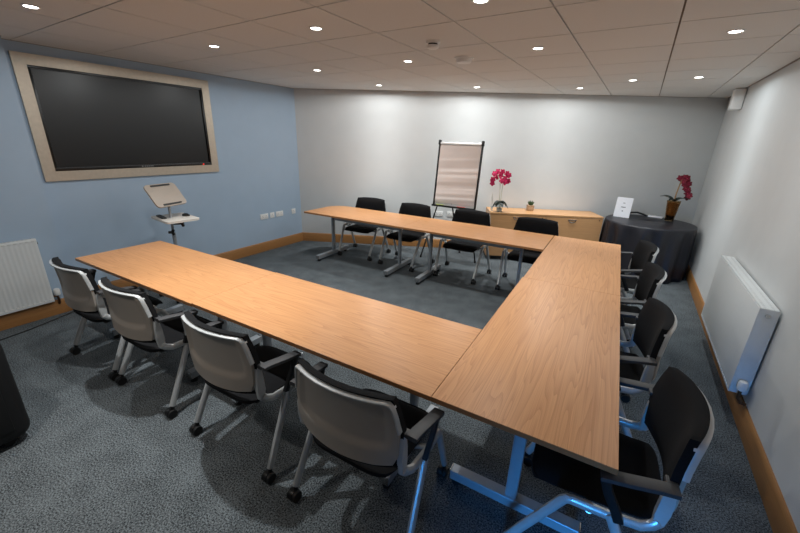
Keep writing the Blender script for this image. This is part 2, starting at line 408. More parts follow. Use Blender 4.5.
# ------------------------------------------------------------------ chairs
CG = 'black and grey conference chairs around the tables'
def backpt(u, v, dy):
    """u -1..1, v 0..1 on the back surface"""
    z = .538+.307*v+.006*(1-u*u)*v-.012*(1-u*u)*(1-v)
    ks = ((0, .258), (.2, .270), (.5, .270), (.75, .256), (1, .238))
    for (a, b), (c, d) in zip(ks[:-1], ks[1:]):
        if v <= c or c == 1:
            q = min(1, max(0, (v-a)/(c-a))); q = q*q*(3-2*q) if c < 1 else q
            h = b+(d-b)*q; break
    x = u*h
    y = -.225-.055*(1-u*u)-.02*v-.012*math.sin(v*PI)*-1+dy
    return Vector((x, y, z))
def make_chair(arms=True):
    t = thing('conference_chair', '', 'chair', (0, 0, 0), 0, CG)
    PADR = .022 if arms else .015
    # seat : waterfall front, soft edges
    g = B()
    def seatfn(u, v):
        a = 2*u-1; b = 2*v-1
        hw = .238-.012*max(0, -b)
        ex_ = abs(a)**5; ey_ = abs(b)**5
        e = max(ex_, ey_)
        zt = .462+.03*max(0, -b-.75)**1.0*2-.012*(1-a*a)*(1-b*b)-.022*e-.035*max(0, b-.55)**2*4
        zb = .418+.012*e-.02*max(0, b-.55)
        sx = 1-.03*ey_; sy = 1
        x = a*hw*(1-.10*abs(b)**6)
        y = -.005+b*.250*(1-.10*abs(a)**6)
        return Vector((x, y, zt)), Vector((x*.985, y*.985, zb))
    g.slab(seatfn, 16, 16); g.build('seat', M['blackfab'], t, ang=60)
    g = B(); g.box((0, .0, .411), (.40, .38, .016), bev=.006); g.build('seat_pan', M['blackplastic'], t)
    # padded front of the back
    g = B()
    def padfn(u, v):
        a = 2*u-1; vv = -.06+v*1.12
        e = max(abs(a)**6, abs(2*v-1)**6)
        f = backpt(a*1.03, vv, .046-.022*e); k = backpt(a*1.035, vv, .010-.016*e)
        up = Vector((0, 0, 0))
        # rounded corners
        cr_ = max(0, abs(a)-.7)/.3*max(0, abs(2*v-1)-.7)/.3
        s_ = 1-PADR*cr_
        for p in (f, k): p.x *= s_; p.z = .70+(p.z-.70)*s_
        return f+up, k+up
    g.slab(padfn, 18, 14); g.build('backrest', M['blackfab'], t, ang=60)
    # plastic rear shell with a recessed panel
    g = B()
    def shellfn(u, v):
        a = 2*u-1
        rc = min(1, max(0, (.88-abs(a))/.08))*min(1, max(0, (v-.22-.10*abs(a)**4)/.10))*min(1, max(0, (1.04-v)/.05)); rc = rc*rc*(3-2*rc)
        f = backpt(a*.985, v, .008); k = backpt(a*.985, v, -.020+.016*rc)
        cr_ = max(0, abs(a)-.7)/.3*max(0, abs(2*v-1)-.7)/.3
        s_ = 1-.03*cr_
        for p in (f, k): p.x *= s_; p.z = .70+(p.z-.70)*s_
        return f, k
    g.slab(shellfn, 34, 28); g.build('back_shell', M['shell'], t, ang=50)
    # silver rim across the top and down both sides to the arms
    g = B(); pts = []
    for v in [.56, .66, .76, .86, .94]: pts.append(backpt(-1.0, v, -.008)+Vector((-.001, 0, 0)))
    for a in [-.97, -.9, -.75, -.55, -.3, 0, .3, .55, .75, .9, .97]: pts.append(backpt(a, 1, -.008)+Vector((0, 0, .002-(.004 if abs(a) > .95 else 0))))
    for v in [.94, .86, .76, .66, .56]: pts.append(backpt(1.0, v, -.008)+Vector((.001, 0, 0)))
    rings = []
    for i, p in enumerate(pts):
        tt = (pts[min(i+1, len(pts)-1)]-pts[max(i-1, 0)]).normalized()
        u = Vector((0, 1, 0)); u = (u-tt*u.dot(tt)).normalized(); w = tt.cross(u)
        hw, hh = .017, .006
        rings.append([p+u*a*hw+w*b*hh for a, b in ((1, .5), (.7, 1), (-.7, 1), (-1, .5), (-1, -.5), (-.7, -1), (.7, -1), (1, -.5))])
    g.loft(rings); g.build('back_rim', M['silverplastic'], t, ang=50)
    for s in (-1, 1):
        # silver teardrop upright between the back and the seat bar
        g = B()
        poly = [(y_+.035, z_) for y_, z_ in [(-.256, .690), (-.240, .690), (-.232, .67), (-.226, .61), (-.222, .54), (-.222, .490), (-.228, .474), (-.250, .474), (-.262, .490), (-.268, .55), (-.268, .61), (-.264, .66)]]
        g.prism(poly, 'X', s*.258, s*.282, bev=.007); g.build('side_bracket', M['silverplastic'], t)
        if arms:
            # armrest
            g = B()
            g.ribbon([(s*.310, -.222, .690), (s*.313, -.17, .685), (s*.322, -.08, .673), (s*.327, -.01, .664), (s*.328, .008, .661)], .050, .020)
            g.box((s*.278, -.203, .688), (.05, .036, .018), bev=.004)
            ar = g.build('armrest', M['armplastic'], t)
            g = B()
            g.ribbon([(s*.327, -.006, .657), (s*.325, -.03, .59), (s*.320, -.065, .52), (s*.316, -.085, .470)], .022, .034, up=(0, 1, .4))
            g.build('arm_strut', M['blackplastic'], ar)
        # seat bar and front leg, one bent tube split at the bend
        g = B()
        g.tube([(s*.274, -.208, .500), (s*.279, -.192, .480), (s*.290, -.155, .466), (s*.300, -.05, .465), (s*.300, .075, .465)], .0168, 10, flat=1.25)
        g.build('seat_bar', M['chairmetal'], t)
        g = B(); g.tube([(s*.300, .07, .465), (s*.300, .090, .462), (s*.299, .104, .447), (s*.275, .285, .078)], .0168, 10, flat=1.2)
        g.build('leg', M['chairmetal'], t)
        g = B(); g.tube([(s*.303, -.052, .478), (s*.306, -.066, .455), (s*.325, -.245, .078)], .0168, 10, flat=1.2)
        g.build('leg', M['chairmetal'], t)
        for (cx_, cy_) in ((.275, .287), (.325, -.247)):
            g = B()
            x0 = s*cx_
            g.cyl((x0, cy_, .085), (x0, cy_, .052), .012, 12)
            hub = [(math.cos(a)*.032, math.sin(a)*.032) for a in [PI*k/8 for k in range(0, 9)]]
            g.prism([(cy_-.014+p[0], .029+p[1]) for p in hub], 'X', x0-.006, x0+.006)
            cs = g.build('castor', M['blackplastic'], t)
            g = B()
            for q in (-1, 1): g.cyl((x0+q*.008, cy_-.014, .029), (x0+q*.026, cy_-.014, .029), .029, 18)
            g.build('wheel', M['rubber'], cs)
    g = B(); g.tube([(-.30, .01, .447), (-.2, .01, .400), (.2, .01, .400), (.30, .01, .447)], .013, 10); g.build('cross_bar', M['chairmetal'], t)
    return t
chair0 = make_chair()
plain0 = make_chair(False)
chairs = [
    (-3.512, .01, 0, 'grey-backed conference chair nearest the left radiator, at the left end of the near table row'),
    (-2.765, .01, 0, 'grey-backed conference chair second from the left radiator along the near table row'),
    (-1.845, .01, 0, 'grey-backed conference chair third from the left radiator, left of the chair closest to the camera'),
    (-1.0, .005, 0, 'grey-backed conference chair closest to the camera, at the near corner of the tables'),
    (-3.52, 3.45, R(180+4), 'black conference chair facing the camera nearest the blue wall, along the back table row'),
    (-2.72, 3.42, R(180-3), 'black conference chair facing the camera, just left of the flip chart easel'),
    (-1.833, 3.45, R(180), 'black conference chair facing the camera, in front of the flip chart and sideboard end'),
    (-.955, 3.44, R(180), 'black conference chair facing the camera, in front of the sideboard by the inner table corner'),
    (-.03, 3.0, R(90+9), 'farthest chair along the right table, in front of the black draped round table'),
    (-.035, 2.15, R(90+3), 'second chair from the draped round table along the right table'),
    (-.065, 1.235, R(90+4), 'chair along the right table, third from the draped round table'),
    (-.045, .355, R(90+2), 'large black chair at the near end of the right table, closest to the right skirting'),
]
for i, (x, y, rz, lab) in enumerate(chairs):
    if i == 4:
        plain0.location = (x, y, 0); plain0.rotation_euler = (0, 0, rz); plain0['label'] = lab; continue
    if i == 0:
        chair0.location = (x, y, 0); chair0.rotation_euler = (0, 0, rz); chair0['label'] = lab
    else:
        dup(plain0 if 4 < i < 8 else chair0, (x, y, 0), rz, lab, CG)

# ------------------------------------------------------------------ tables
TG = 'oak topped flip-top tables forming a U'
def make_table(L, Wd, matn, loc, rz, label, feet_in=(.25, .25), foot=.64, fs=0.0, rr=0, bev=.0015):
    t = thing('conference_table', label, 'table', loc, rz, TG)
    g = B()
    if rr:
        q = [(-L/2, -Wd/2), (L/2, -Wd/2), (L/2, Wd/2)]+[(-L/2+rr*(1-math.sin(a*PI/20)), Wd/2-rr*(1-math.cos(a*PI/20))) for a in range(11)]
        g.prism(q, 'Z', .705, .730)
    else:
        g.box((0, 0, .7175), (L, Wd, .025), bev=bev)
    top = g.build('table_top', M[matn], t, smooth=False)
    g = B()                                      # edge band, a hair proud of the sides
    if rr:
        q2 = [(x*1.0009, y*1.0016) for x, y in q]
        g.prism(q2, 'Z', .706, .727)
    else:
        for s in (-1, 1):
            g.box((0, s*(Wd/2), .7165), (L+.001, .0012, .021)); g.box((s*(L/2), 0, .7165), (.0012, Wd, .021))
    g.build('edge_band', M['oak_edge'], top, smooth=False)
    xa_, xb2 = -L/2+feet_in[0], L/2-feet_in[1]
    g = B(); g.box(((xa_+xb2)/2, 0, .628), (xb2-xa_-.05, .03, .11), bev=.005); g.build('beam', M['steel'], t)
    for xx in (xa_, xb2):
        g = B(); g.box((xx, 0, .693), (.07, .42, .024), bev=.005); g.build('top_bracket', M['steel'], t)
        g = B(); g.box((xx, 0, .385), (.034, .058, .60), bev=.008); g.build('upright', M['steel'], t)
        g = B()
        g.box((xx, fs, .063), (.06, foot, .056), bev=.004)
        f = g.build('foot', M['steel'], t, smooth=False)
        for s in (-1, 1):
            g = B(); g.cyl((xx, fs+s*(foot/2-.03), .04), (xx, fs+s*(foot/2-.03), .0), .024, 14); g.build('glide', M['rubber'], f)
            g = B(); g.box((xx, fs+s*(foot/2+.002), .063), (.058, .006, .054), bev=.003); g.build('end_cap', M['chrome'], f)
    return t
T1, T2, T3 = -4.103, -2.434, -.7085
make_table(T2-T1-.002, .7063, 'oak_x', ((T1+T2)/2, .3532-.006, 0), 0, 'light oak table at the left end of the near row, below the wall screen')
make_table(T3-T2-.004, .7063, 'oak_x', ((T2+T3)/2-.001, .3532, 0), 0, 'light oak table of the near row that meets the long right table')
YJ = 1.77
def make_table_y(y0, y1, x0, x1, label, fi):
    # built lengthwise along local x then turned; grain follows the long side
    return make_table(y1-y0-.0018, x1-x0, 'oak_x', ((x0+x1)/2, (y0+y1)/2, 0), R(90), label, fi, bev=0)
make_table_y(0, YJ, -.7085, 0, 'light oak table at the near right corner, closest to the camera with its foot showing', (.28, .53))
make_table_y(YJ, 3.483, -.701, 0, 'light oak table at the far end of the right side, toward the sideboard', (.25, .45))
make_table(T2-(-4.091)-.002, .7426, 'oak_x', ((T2-4.091)/2, 3.1119, 0), 0, 'light oak table of the back row nearest the blue wall', (.235, .215), .70, -.03, .26)
make_table(T3-T2-.002, .7426, 'oak_x', ((T2+T3)/2, 3.1119, 0), 0, 'light oak table of the back row in front of the flip chart and sideboard', (.262, .28), .70, -.03)

# ------------------------------------------------------------------ screen on the blue wall
def on_blue(y, z=0): return (xblue(y), y, z)
yc_ = 1.10
t = thing('wall_screen', 'large black display in a champagne metal surround on the blue wall', 'screen', (xblue(yc_), yc_, 1.29), -AL)
# local: x out of the wall, y along it
ow, oh, bw = 1.81, 1.115, .093
g = B()
for (y0, y1, z0, z1) in ((-ow/2, ow/2, 0, bw), (-ow/2, ow/2, oh-bw, oh), (-ow/2, -ow/2+bw, bw, oh-bw), (ow/2-bw, ow/2, bw, oh-bw)):
    g.box((.016, (y0+y1)/2, (z0+z1)/2), (.03, y1-y0, z1-z0))
g.build('surround', M['beige_metal'], t)
g = B()
iw, ih = ow-2*bw, oh-2*bw
for (y0, y1, z0, z1) in ((-iw/2, iw/2, 0, .032), (-iw/2, iw/2, ih-.022, ih), (-iw/2, -iw/2+.022, .03, ih-.02), (iw/2-.022, iw/2, .03, ih-.02)):
    g.box((.013, (y0+y1)/2, bw+(z0+z1)/2), (.026, y1-y0, z1-z0), bev=.001)
g.build('bezel', M['bezel'], t)
g = B(); g.box((.006, 0, bw+ih/2), (.01, iw-.03, ih-.04)); g.build('display_panel', M['screen'], t, smooth=False)
g = B(); g.cyl((.0255, -.03, bw+.016), (.0275, -.03, bw+.016), .008, 16)
for k in range(5): g.box((.0262, .0+k*.02, bw+.016), (.001, .013, .010))
g.build('screen_logo', M['logo'], t)
g = B(); g.cyl((.0255, .70, bw+.012), (.0275, .70, bw+.012), .008, 12); g.build('standby_light', M['redled'], t)

# ------------------------------------------------------------------ radiators
def radiator(label, loc, rz, L, z0, z1, depth, flat_front, valves):
    """local: x along the wall, y out from the wall (front at y=depth)"""
    t = thing('panel_radiator', label, 'radiator', loc, rz)
    g = B(); h = z1-z0
    y1 = depth; y0 = .012 if flat_front else .016
    if flat_front:
        g.box((L/2, y1-.006, (z0+z1)/2), (L, .012, h), bev=.004)
    else:
        # ribbed pressed front
        n = int(L/.0333); pts = []
        for i in range(n):
            a = i/n*L; w = L/n
            pts += [(a+w*.12, y1-.0022), (a+w*.38, y1), (a+w*.62, y1), (a+w*.88, y1-.0022)]
        poly = [(0, y1-.006)]+pts+[(L, y1-.006), (L, y1-.014), (0, y1-.014)]
        g.prism(poly, 'Z', z0+.03, z1-.03)
        g.box((L/2, y1-.008, z0+.015), (L, .014, .03), bev=.004); g.box((L/2, y1-.008, z1-.015), (L, .014, .03), bev=.004)
    g.build('front_panel', M['white'], t)
    g = B(); g.box((L/2, y0+.006, (z0+z1)/2), (L, .012, h-.02), bev=.004); g.build('rear_panel', M['white'], t)
    for x in (.006, L-.006):
        g = B(); g.box((x, (y0+y1)/2, (z0+z1)/2), (.01, y1-y0-.012, h-.004), bev=.002)
        c = g.build('side_panel', M['white'], t)
        g = B(); sx = -1 if x < .1 else 1
        g.cyl((x, (y0+y1)/2, z1-.045), (x+sx*.012, (y0+y1)/2, z1-.045), .014, 14)
        g.build('plug', M['chrome'], c)
    g = B(); g.box((L/2, (y0+y1)/2, z1-.003), (L-.012, y1-y0-.010, .006))
    nb = int(L/.03)
    g.mat(M['white'])
    for f in g.bm.faces: f.material_index = 0
    g.mat(M['slot'])
    for i in range(nb):
        for q in (.3, .7):
            g.box((.02+i*(L-.04)/nb+.012, y0+(y1-y0)*q, z1-.0005), (.014, .014 if flat_front else .008, .002))
    g.build('top_grille', None, t)
    g = B()
    nb = int(L/.04)
    g.box((L/2, y1-.003 if not flat_front else y1-.0025, z0+.028 if not flat_front else z0+.018), (L-.04, .004, .008))
    for i in range(nb): g.box((.03+i*(L-.06)/(nb-1), y1-.001 if not flat_front else y1-.0005, z0+.028 if not flat_front else z0+.018), (.018, .006, .012), bev=.002)
    g.build('lower_fins', M['whiteplastic'] if not flat_front else M['white'], t)
    if not flat_front:
        g = B()
        for i in range(nb): g.box((.03+i*(L-.06)/(nb-1), y1-.001, z1-.022), (.022, .004, .008), bev=.001)
        g.build('upper_slots', M['slot'], t)
    for (x, kind) in valves:
        g = B(); sx = -1 if x < .1 else 1
        ym = (y0+y1)/2
        if kind == 'trv_low':
            g.mat(M['copper']); g.tube([(x, ym, z0+.045), (x+sx*.035, ym, z0+.045), (x+sx*.038, ym, z0-.01), (x+sx*.038, ym-.02, z0-.04), (x+sx*.038, .014, z0-.045)], .011, 10)
            g.mat(M['whiteplastic']); g.lathe([(.014, -.005), (.023, .0), (.026, .012), (.026, .05), (.022, .062), (.006, .064)], (x+sx*.038, ym, z0+.055), 18)
        else:
            g.mat(M['copper']); g.tube([(x, ym, z1-.05), (x+sx*.04, ym, z1-.05), (x+sx*.045, ym, z1-.10), (x+sx*.045, .014, z1-.14)], .008, 10)
            g.mat(M['whiteplastic']); g.tube([(x+sx*.04, ym, z1-.05), (x+sx*.05, ym, z1-.05), (x+sx*.115, ym, z1-.05)], .02, 16, rads=[.014, .022, .02])
        g.build('valve', None, t)
    return t
yl = -.035
radiator('ribbed white radiator on the near blue wall at the left edge', (xblue(yl)+xp+.0, yl, 0), R(-90)-AL, 1.2, .155, .80, .062, False, [(0, 'trv_low')])
y0r = 1.742
radiator('white flat-fronted double radiator on the right wall', (xright(y0r), y0r, 0), R(90)-AR, 1.40, .212, .842, .113, True, [(0, 'trv_low'), (1.40, 'high')])

# ------------------------------------------------------------------ sideboard against the angled back wall
t = thing('sideboard', 'long low oak sideboard with two drawer fronts against the white back wall', 'sideboard', (-1.7589, 4.339, 0), AB)
W_, D_, HS = 1.69, .50, .76
g = B(); g.box((W_/2, D_/2, HS-.0125), (W_, D_, .025), bev=.002); g.build('top', M['oak_cab'], t, smooth=False)
g = B()
for x in (.012, W_/2, W_-.012): g.box((x, D_/2+.012, .06+(HS-.085)/2), (.022, D_-.03, HS-.085))
g.box((W_/2, D_-.012, .06+(HS-.085)/2), (W_-.03, .012, HS-.09)); g.box((W_/2, D_/2, .07), (W_-.03, D_-.04, .02))
g.build('carcass', M['oak_cab'], t, smooth=False)
g = B(); g.box((W_/2, D_/2+.02, .03), (W_-.04, D_-.08, .06)); g.build('plinth', M['blackplastic'], t, smooth=False)
for k, hz in ((0, .695), (1, .69)):
    x0 = .004+k*W_/2; x1 = x0+W_/2-.009
    g = B(); g.box(((x0+x1)/2, .012, .068+(HS-.1)/2), (x1-x0, .02, HS-.1), bev=.0015)
    d = g.build('drawer_front', M['oak_cab'], t, smooth=False)
    xm = (x0+x1)/2 - (.01 if k == 0 else .03)
    g = B()
    g.box((xm, -.0035, hz+.008), (.125, .013, .011), bev=.003)
    # half-moon cup below the bar
    ring = [(xm+.052*math.cos(PI+PI*q/10), hz+.006+.04*math.sin(PI+PI*q/10)) for q in range(11)]
    g.tube([(p[0], -.003, p[1]) for p in ring], .005, 8)
    g.build('handle', M['chrome'], d)
    g = B(); g.cyl((x1-.05, .003, HS-.055), (x1-.05, -.001, HS-.055), .008, 12); g.build('lock', M['blackplastic'], d)

# ------------------------------------------------------------------ plants on the sideboard
def petal_mesh(g, c, n, up, r, w=.75):
    """one broad petal: a bent oval slab from the flower centre outwards"""
    c = Vector(c); n = Vector(n).normalized(); up = Vector(up); up = (up-n*up.dot(n)).normalized(); s = n.cross(up)
    def fn(u, v):
        a = 2*u-1
        wd = w*r*.5*math.sin(PI*min(1, .12+.86*v))**.7
        p = c+up*(r*v)+s*(a*wd)+n*(.25*r*(v*v)-.18*r*a*a*v)*-1
        return p+n*.0012, p-n*.0012
    g.slab(fn, 6, 6)
def orchid_flower(parent, c, n, r, mat, throat):
    g = B(); g.mat(mat)
    n = Vector(n).normalized()
    for k in range(5):
        a = 2*PI*k/5+.3
        base = Vector((0, 0, 1)) if abs(n.z) < .9 else Vector((1, 0, 0))
        e1 = n.cross(base).normalized(); e2 = n.cross(e1)
        up = e1*math.cos(a)+e2*math.sin(a)
        petal_mesh(g, c, n, up, r, .95 if k % 2 else .75)
    g.mat(throat)
    e = Vector(c)+n*.006
    g.lathe([(.001, -.004), (r*.14, 0), (r*.1, r*.1), (.001, r*.14)], e, 10)
    return g.build('flower', None, parent)
def leaf(g, base, d, L, w, droop, rise=.35):
    base = Vector(base); d = Vector(d).normalized(); s = d.cross(Vector((0, 0, 1))).normalized()
    def fn(u, v):
        a = 2*u-1; wd = w*.5*math.sin(PI*min(.98, .15+.83*v))**.8
        p = base+d*(L*v)+Vector((0, 0, L*(rise*v-droop*v*v)))+s*(a*wd)+Vector((0, 0, .15*wd*abs(a)))
        return p+Vector((0, 0, .002)), p-Vector((0, 0, .002))
    g.slab(fn, 4, 8)
t = thing('orchid_plant', 'magenta orchid in a clear glass vase on the left of the sideboard', 'potted plant', (-1.665, 4.47, HS))
vx = Vector((.93, -.0, 0))
g = B(); g.lathe([(.036, .0), (.042, .004), (.05, .14), (.052, .165), (.048, .165), (.046, .14), (.038, .012), (.001, .01)], n=24); g.build('vase', M['glass'], t)
g = B(); g.lathe([(.036, .012), (.041, .05), (.03, .06), (.001, .062)], n=18); g.build('vase_gravel', M['feather'], t)
rgt = Vector((math.cos(.42), math.sin(.42), 0)); tow = Vector((math.sin(.42), -math.cos(.42), 0))
def Q(a, z, b=0): a -= .10*max(0, z-.2); z += .06*max(0, z-.1); return rgt*a+tow*b+Vector((0, 0, z))
for pts in ([Q(-.008, .05), Q(-.012, .25), Q(-.01, .42), Q(-.05, .53), Q(-.11, .55)], [Q(.008, .05), Q(.014, .28), Q(.03, .45), Q(.07, .55), Q(.12, .56)]):
    g = B(); g.tube(pts, .006, 8); g.build('stem', M['stem'], t)
fl = [(-.125, .465), (-.10, .545), (-.05, .575), (-.055, .50), (-.005, .52), (.01, .455), (.055, .485), (.06, .43), (.105, .45), (.085, .555), (.115, .53), (-.13, .41), (.02, .575)]
for i, (a, z) in enumerate(fl):
    n = (tow+rgt*random.uniform(-.6, .6)+Vector((0, 0, random.uniform(-.3, .4)))).normalized()
    orchid_flower(t, Q(a, z, random.uniform(-.01, .03)), n, .046, M['petal'], M['petaldark'])
for d, L in ((rgt*-1+tow*.3, .12), (rgt+tow*.4, .13), (rgt*.3+tow, .09), (rgt*-.4-tow, .12), (rgt*.9-tow*.3, .11), (rgt*-.8+tow*.8, .10)):
    g = B(); leaf(g, Q(0, .155), d, L, .085, 1.1); g.build('leaf', M['leaf'], t)
# small pale feather-like sprig behind the vase
t = thing('dried_sprig', 'thin pale dried sprig standing in a slim glass left of the magenta orchid', 'decoration', (-1.79, 4.49, HS))
g = B(); g.lathe([(.016, 0), (.018, .003), (.018, .07), (.015, .07), (.015, .006), (.001, .006)], n=16); g.build('slim_glass', M['glass'], t)
g = B(); g.tube([(0, 0, .006), (-.004, 0, .12), (-.012, 0, .24)], .002, 6)
def plf(u, v):
    a = 2*u-1; w = .016*math.sin(PI*min(.97, .08+.9*v)); p = Vector((-.004-.012*v+a*w, 0, .10+.18*v))
    return p+Vector((0, -.002, 0)), p+Vector((0, .002, 0))
g.slab(plf, 4, 8); g.build('plume', M['feather'], t)
t = thing('succulent_plant', 'small green succulent in a woven tan pot on the sideboard', 'potted plant', (-1.29, 4.92, HS))
g = B(); g.box((0, 0, .04), (.10, .10, .08), rot=AB, bev=.012); g.box((0, 0, .078), (.108, .108, .012), rot=AB, bev=.005); g.build('pot', M['terracotta'], t)
for k in range(16):
    a = k*2.4; rr = .2+.6*(k/16)
    d = Vector((math.cos(a)*rr, math.sin(a)*rr, 1)).normalized()
    g = B(); b0 = Vector((math.cos(a)*.02*rr, math.sin(a)*.02*rr, .08)); L = .085-.02*rr
    g.tube([b0, b0+d*L*.35, b0+d*L*.75, b0+d*L], .01, 7, rads=[.007, .010, .007, .001]); g.build('leaf', M['succ'], t)

# ------------------------------------------------------------------ flip chart easel
t = thing('flip_chart_easel', 'black flip chart easel with a pad of crumpled paper by the back wall', 'flip chart', (-2.237, 4.0, 0))
bw2, z0, z1 = .665, .832, 1.755
tilt = .10   # lean back over the board height
def fy(z): return (z-z0)/(z1-z0)*tilt
g = B(); ang = math.atan(tilt/(z1-z0))
RX = Matrix.Rotation(-ang, 4, 'X')
g.box((0, .012+fy((z0+z1)/2), (z0+z1)/2), (bw2-.02, .012, z1-z0), rot=RX); g.build('board', M['whiteplastic'], t)
for s in (-1, 1):
    g = B(); g.box((s*(bw2/2), fy((z0+z1)/2), (z0+z1)/2+.01), (.022, .034, z1-z0+.04), rot=RX, bev=.004)
    g.box((s*(bw2/2), fy(z1)-.004, z1+.0), (.034, .05, .07), rot=RX, bev=.006); g.build('side_rail', M['blackplastic'], t)
g = B()
def pap(u, v):
    z = z0+.045+(z1-z0-.08)*v; a = 2*u-1
    w = 0
    for k, (f, ph, am) in enumerate(((9, .3, 1), (17, 1.1, .6), (29, 2.0, .35))):
        w += am*math.sin(f*(1-v)*2.2+ph+a*(.6+.3*k))
    amp = .0045*(1-v)**.8
    p = Vector((a*(bw2/2-.018), fy(z)-.006+w*amp-.004, z))
    return p+Vector((0, -.003, 0)), p+Vector((0, .003, 0))
g.slab(pap, 14, 60); g.build('paper_pad', M['paper'], t, ang=80)
g = B(); g.box((0, fy(z1)-.012, z1-.012), (bw2-.03, .032, .034), rot=RX, bev=.008); g.build('paper_clamp', M['whiteplastic'], t)
g = B(); g.box((0, -.028, z0-.002), (bw2+.02, .07, .014), bev=.003); g.box((0, -.06, z0+.01), (bw2+.02, .006, .02), bev=.002); g.build('pen_tray', M['blackplastic'], t)
for (x0, y0, x1_, y1_) in ((-.27, .0, -.43, -.17), (.27, .0, .40, .05)):
    g = B(); g.tube([(x0, y0, z0), (x1_, y1_, .015)], .011, 10); lg = g.build('leg', M['blackplastic'], t)
    g = B(); g.cyl((x1_, y1_, .03), (x1_, y1_, 0), .015, 10); g.build('rubber_foot', M['rubber'], lg)
g = B(); g.tube([(-.07, .02, z0+.1), (-.03, .02, z0), (0.0, .42, .015)], .011, 10); lg = g.build('leg', M['blackplastic'], t)
g = B(); g.cyl((0, .42, .03), (0, .42, 0), .015, 10); g.build('rubber_foot', M['rubber'], lg)
for (x, mt, lab) in ((-.215, 'markgreen', 'yellow-green marker pen lying on the flip chart tray'), (.13, 'markred', 'red marker pen lying on the flip chart tray')):
    g = B(); c = Vector((-2.237+x, 4.0-.042, z0+.0145))
    g.tube([c+Vector((-.06, 0, 0)), c+Vector((.03, 0, 0)), c+Vector((.032, 0, 0)), c+Vector((.06, 0, 0))], .009, 12, rads=[.0085, .0085, .0095, .0095])
    tag(g.build('marker_pen', M[mt]), lab, 'marker')

# ------------------------------------------------------------------ presentation stand with two shelves
t = thing('presentation_stand', 'pale two-tier laptop stand behind the left end of the near table', 'stand', (-4.26, .955, 0))
def rounded(w, d, r, n=5):
    p = []
    for (sx, sy, a0) in ((1, 1, 0), (-1, 1, PI/2), (-1, -1, PI), (1, -1, 1.5*PI)):
        for k in range(n+1):
            a = a0+PI/2*k/n; p.append((sx*(w/2-r)+r*math.cos(a), sy*(d/2-r)+r*math.sin(a)))
    return p
g = B(); g.prism(rounded(.44, .33, .03), 'Z', -.011, .011, bev=.003)
o = g.build('lower_shelf', M['lectern'], t); o.location = (.0, .02, .897); o.rotation_euler = (0, 0, R(-8))
phi, tl = 1.787-PI, -.927
e1 = Vector((-math.cos(1.787), -math.sin(1.787), 0))
g = B(); g.prism(rounded(.36, .265, .035), 'Z', -.009, .009, bev=.003)
up_ = g.build('upper_shelf', M['lectern_shaded'], t)
ax = Vector((math.cos(1.787), math.sin(1.787), 0)); ay = Vector((-math.sin(1.787)*math.cos(.927), math.cos(1.787)*math.cos(.927), math.sin(.927))); az = ax.cross(ay)
m3 = Matrix((ax, ay, az)).transposed().to_4x4(); m3.translation = Vector((-4.275+4.26, .927-.955, 1.15))
up_.matrix_local = m3
for yy in (.112, -.112):
    g = B(); g.box((0, yy, .013), (.22, .018, .010), bev=.003); g.build('ledge_strip', M['dkgrey'], up_)
g = B(); g.cyl((-.012, -.02, .03), (-.012, -.02, 1.14), .013, 14); g.build('upper_pole', M['steel'], t)
g = B(); g.cyl((-.012, -.02, .03), (-.012, -.02, .74), .019, 14); g.build('lower_pole', M['steel'], t)
for (x, y, z) in ((.02, -.05, .755), (.05, .06, .835)):
    g = B(); g.cyl((-.012, -.02+(y+.02)*.2, z), (x, y, z), .010, 10)
    d = Vector((x+.012, y+.02, 0)).normalized(); c = Vector((x, y, z))
    for k in range(3):
        a = 2*PI*k/3; s_ = d.cross(Vector((0, 0, 1)))
        g.cyl(c, c+(s_*math.cos(a)+Vector((0, 0, 1))*math.sin(a))*.034, .015, 8)
    g.build('clamp_knob', M['blackplastic'], t)
g = B()
for a in (0, 1, 2, 3):
    d = Vector((math.cos(a*PI/2+.785), math.sin(a*PI/2+.785), 0)); g.tube([Vector((-.012, -.02, .06)), Vector((-.012, -.02, .045))+d*.24], .016, 10)
g.build('base', M['steel'], t)
g = B()
for a in (0, 1, 2, 3):
    d = Vector((math.cos(a*PI/2+.785), math.sin(a*PI/2+.785), 0)); c = Vector((-.012, -.02, 0))+d*.235
    g.cyl(c+Vector((0, 0, .022))-d.cross(Vector((0, 0, 1)))*.01, c+Vector((0, 0, .022))+d.cross(Vector((0, 0, 1)))*.01, .022, 14)
g.build('castor', M['rubber'], t)
g = B(); o_ = Vector((-4.335, .872, .9085))
g.box((0, 0, .009), (.20, .045, .018), bev=.006); g.mat(M['dkgrey'])
for k in range(7): g.box((-.08+k*.024, 0, .0185), (.014, .024, .003))
rc = g.build('remote_control', M['blackplastic']); rc.location = o_; rc.rotation_euler = (0, 0, R(-12))
if not rc.data.materials: rc.data.materials.append(M['blackplastic'])
tag(rc, 'black remote control on the lower shelf of the pale stand, left side', 'remote')
g = B(); g.lathe([(.001, 0), (.03, 0), (.034, .008), (.03, .022), (.012, .03), (.001, .031)], n=20); g.box((.03, .01, .012), (.05, .022, .018), bev=.006)
pm = g.build('computer_mouse', M['blackplastic']); pm.location = (-4.235, 1.075, .9085); tag(pm, 'small black pointer device on the lower shelf of the pale stand, right side', 'pointer')

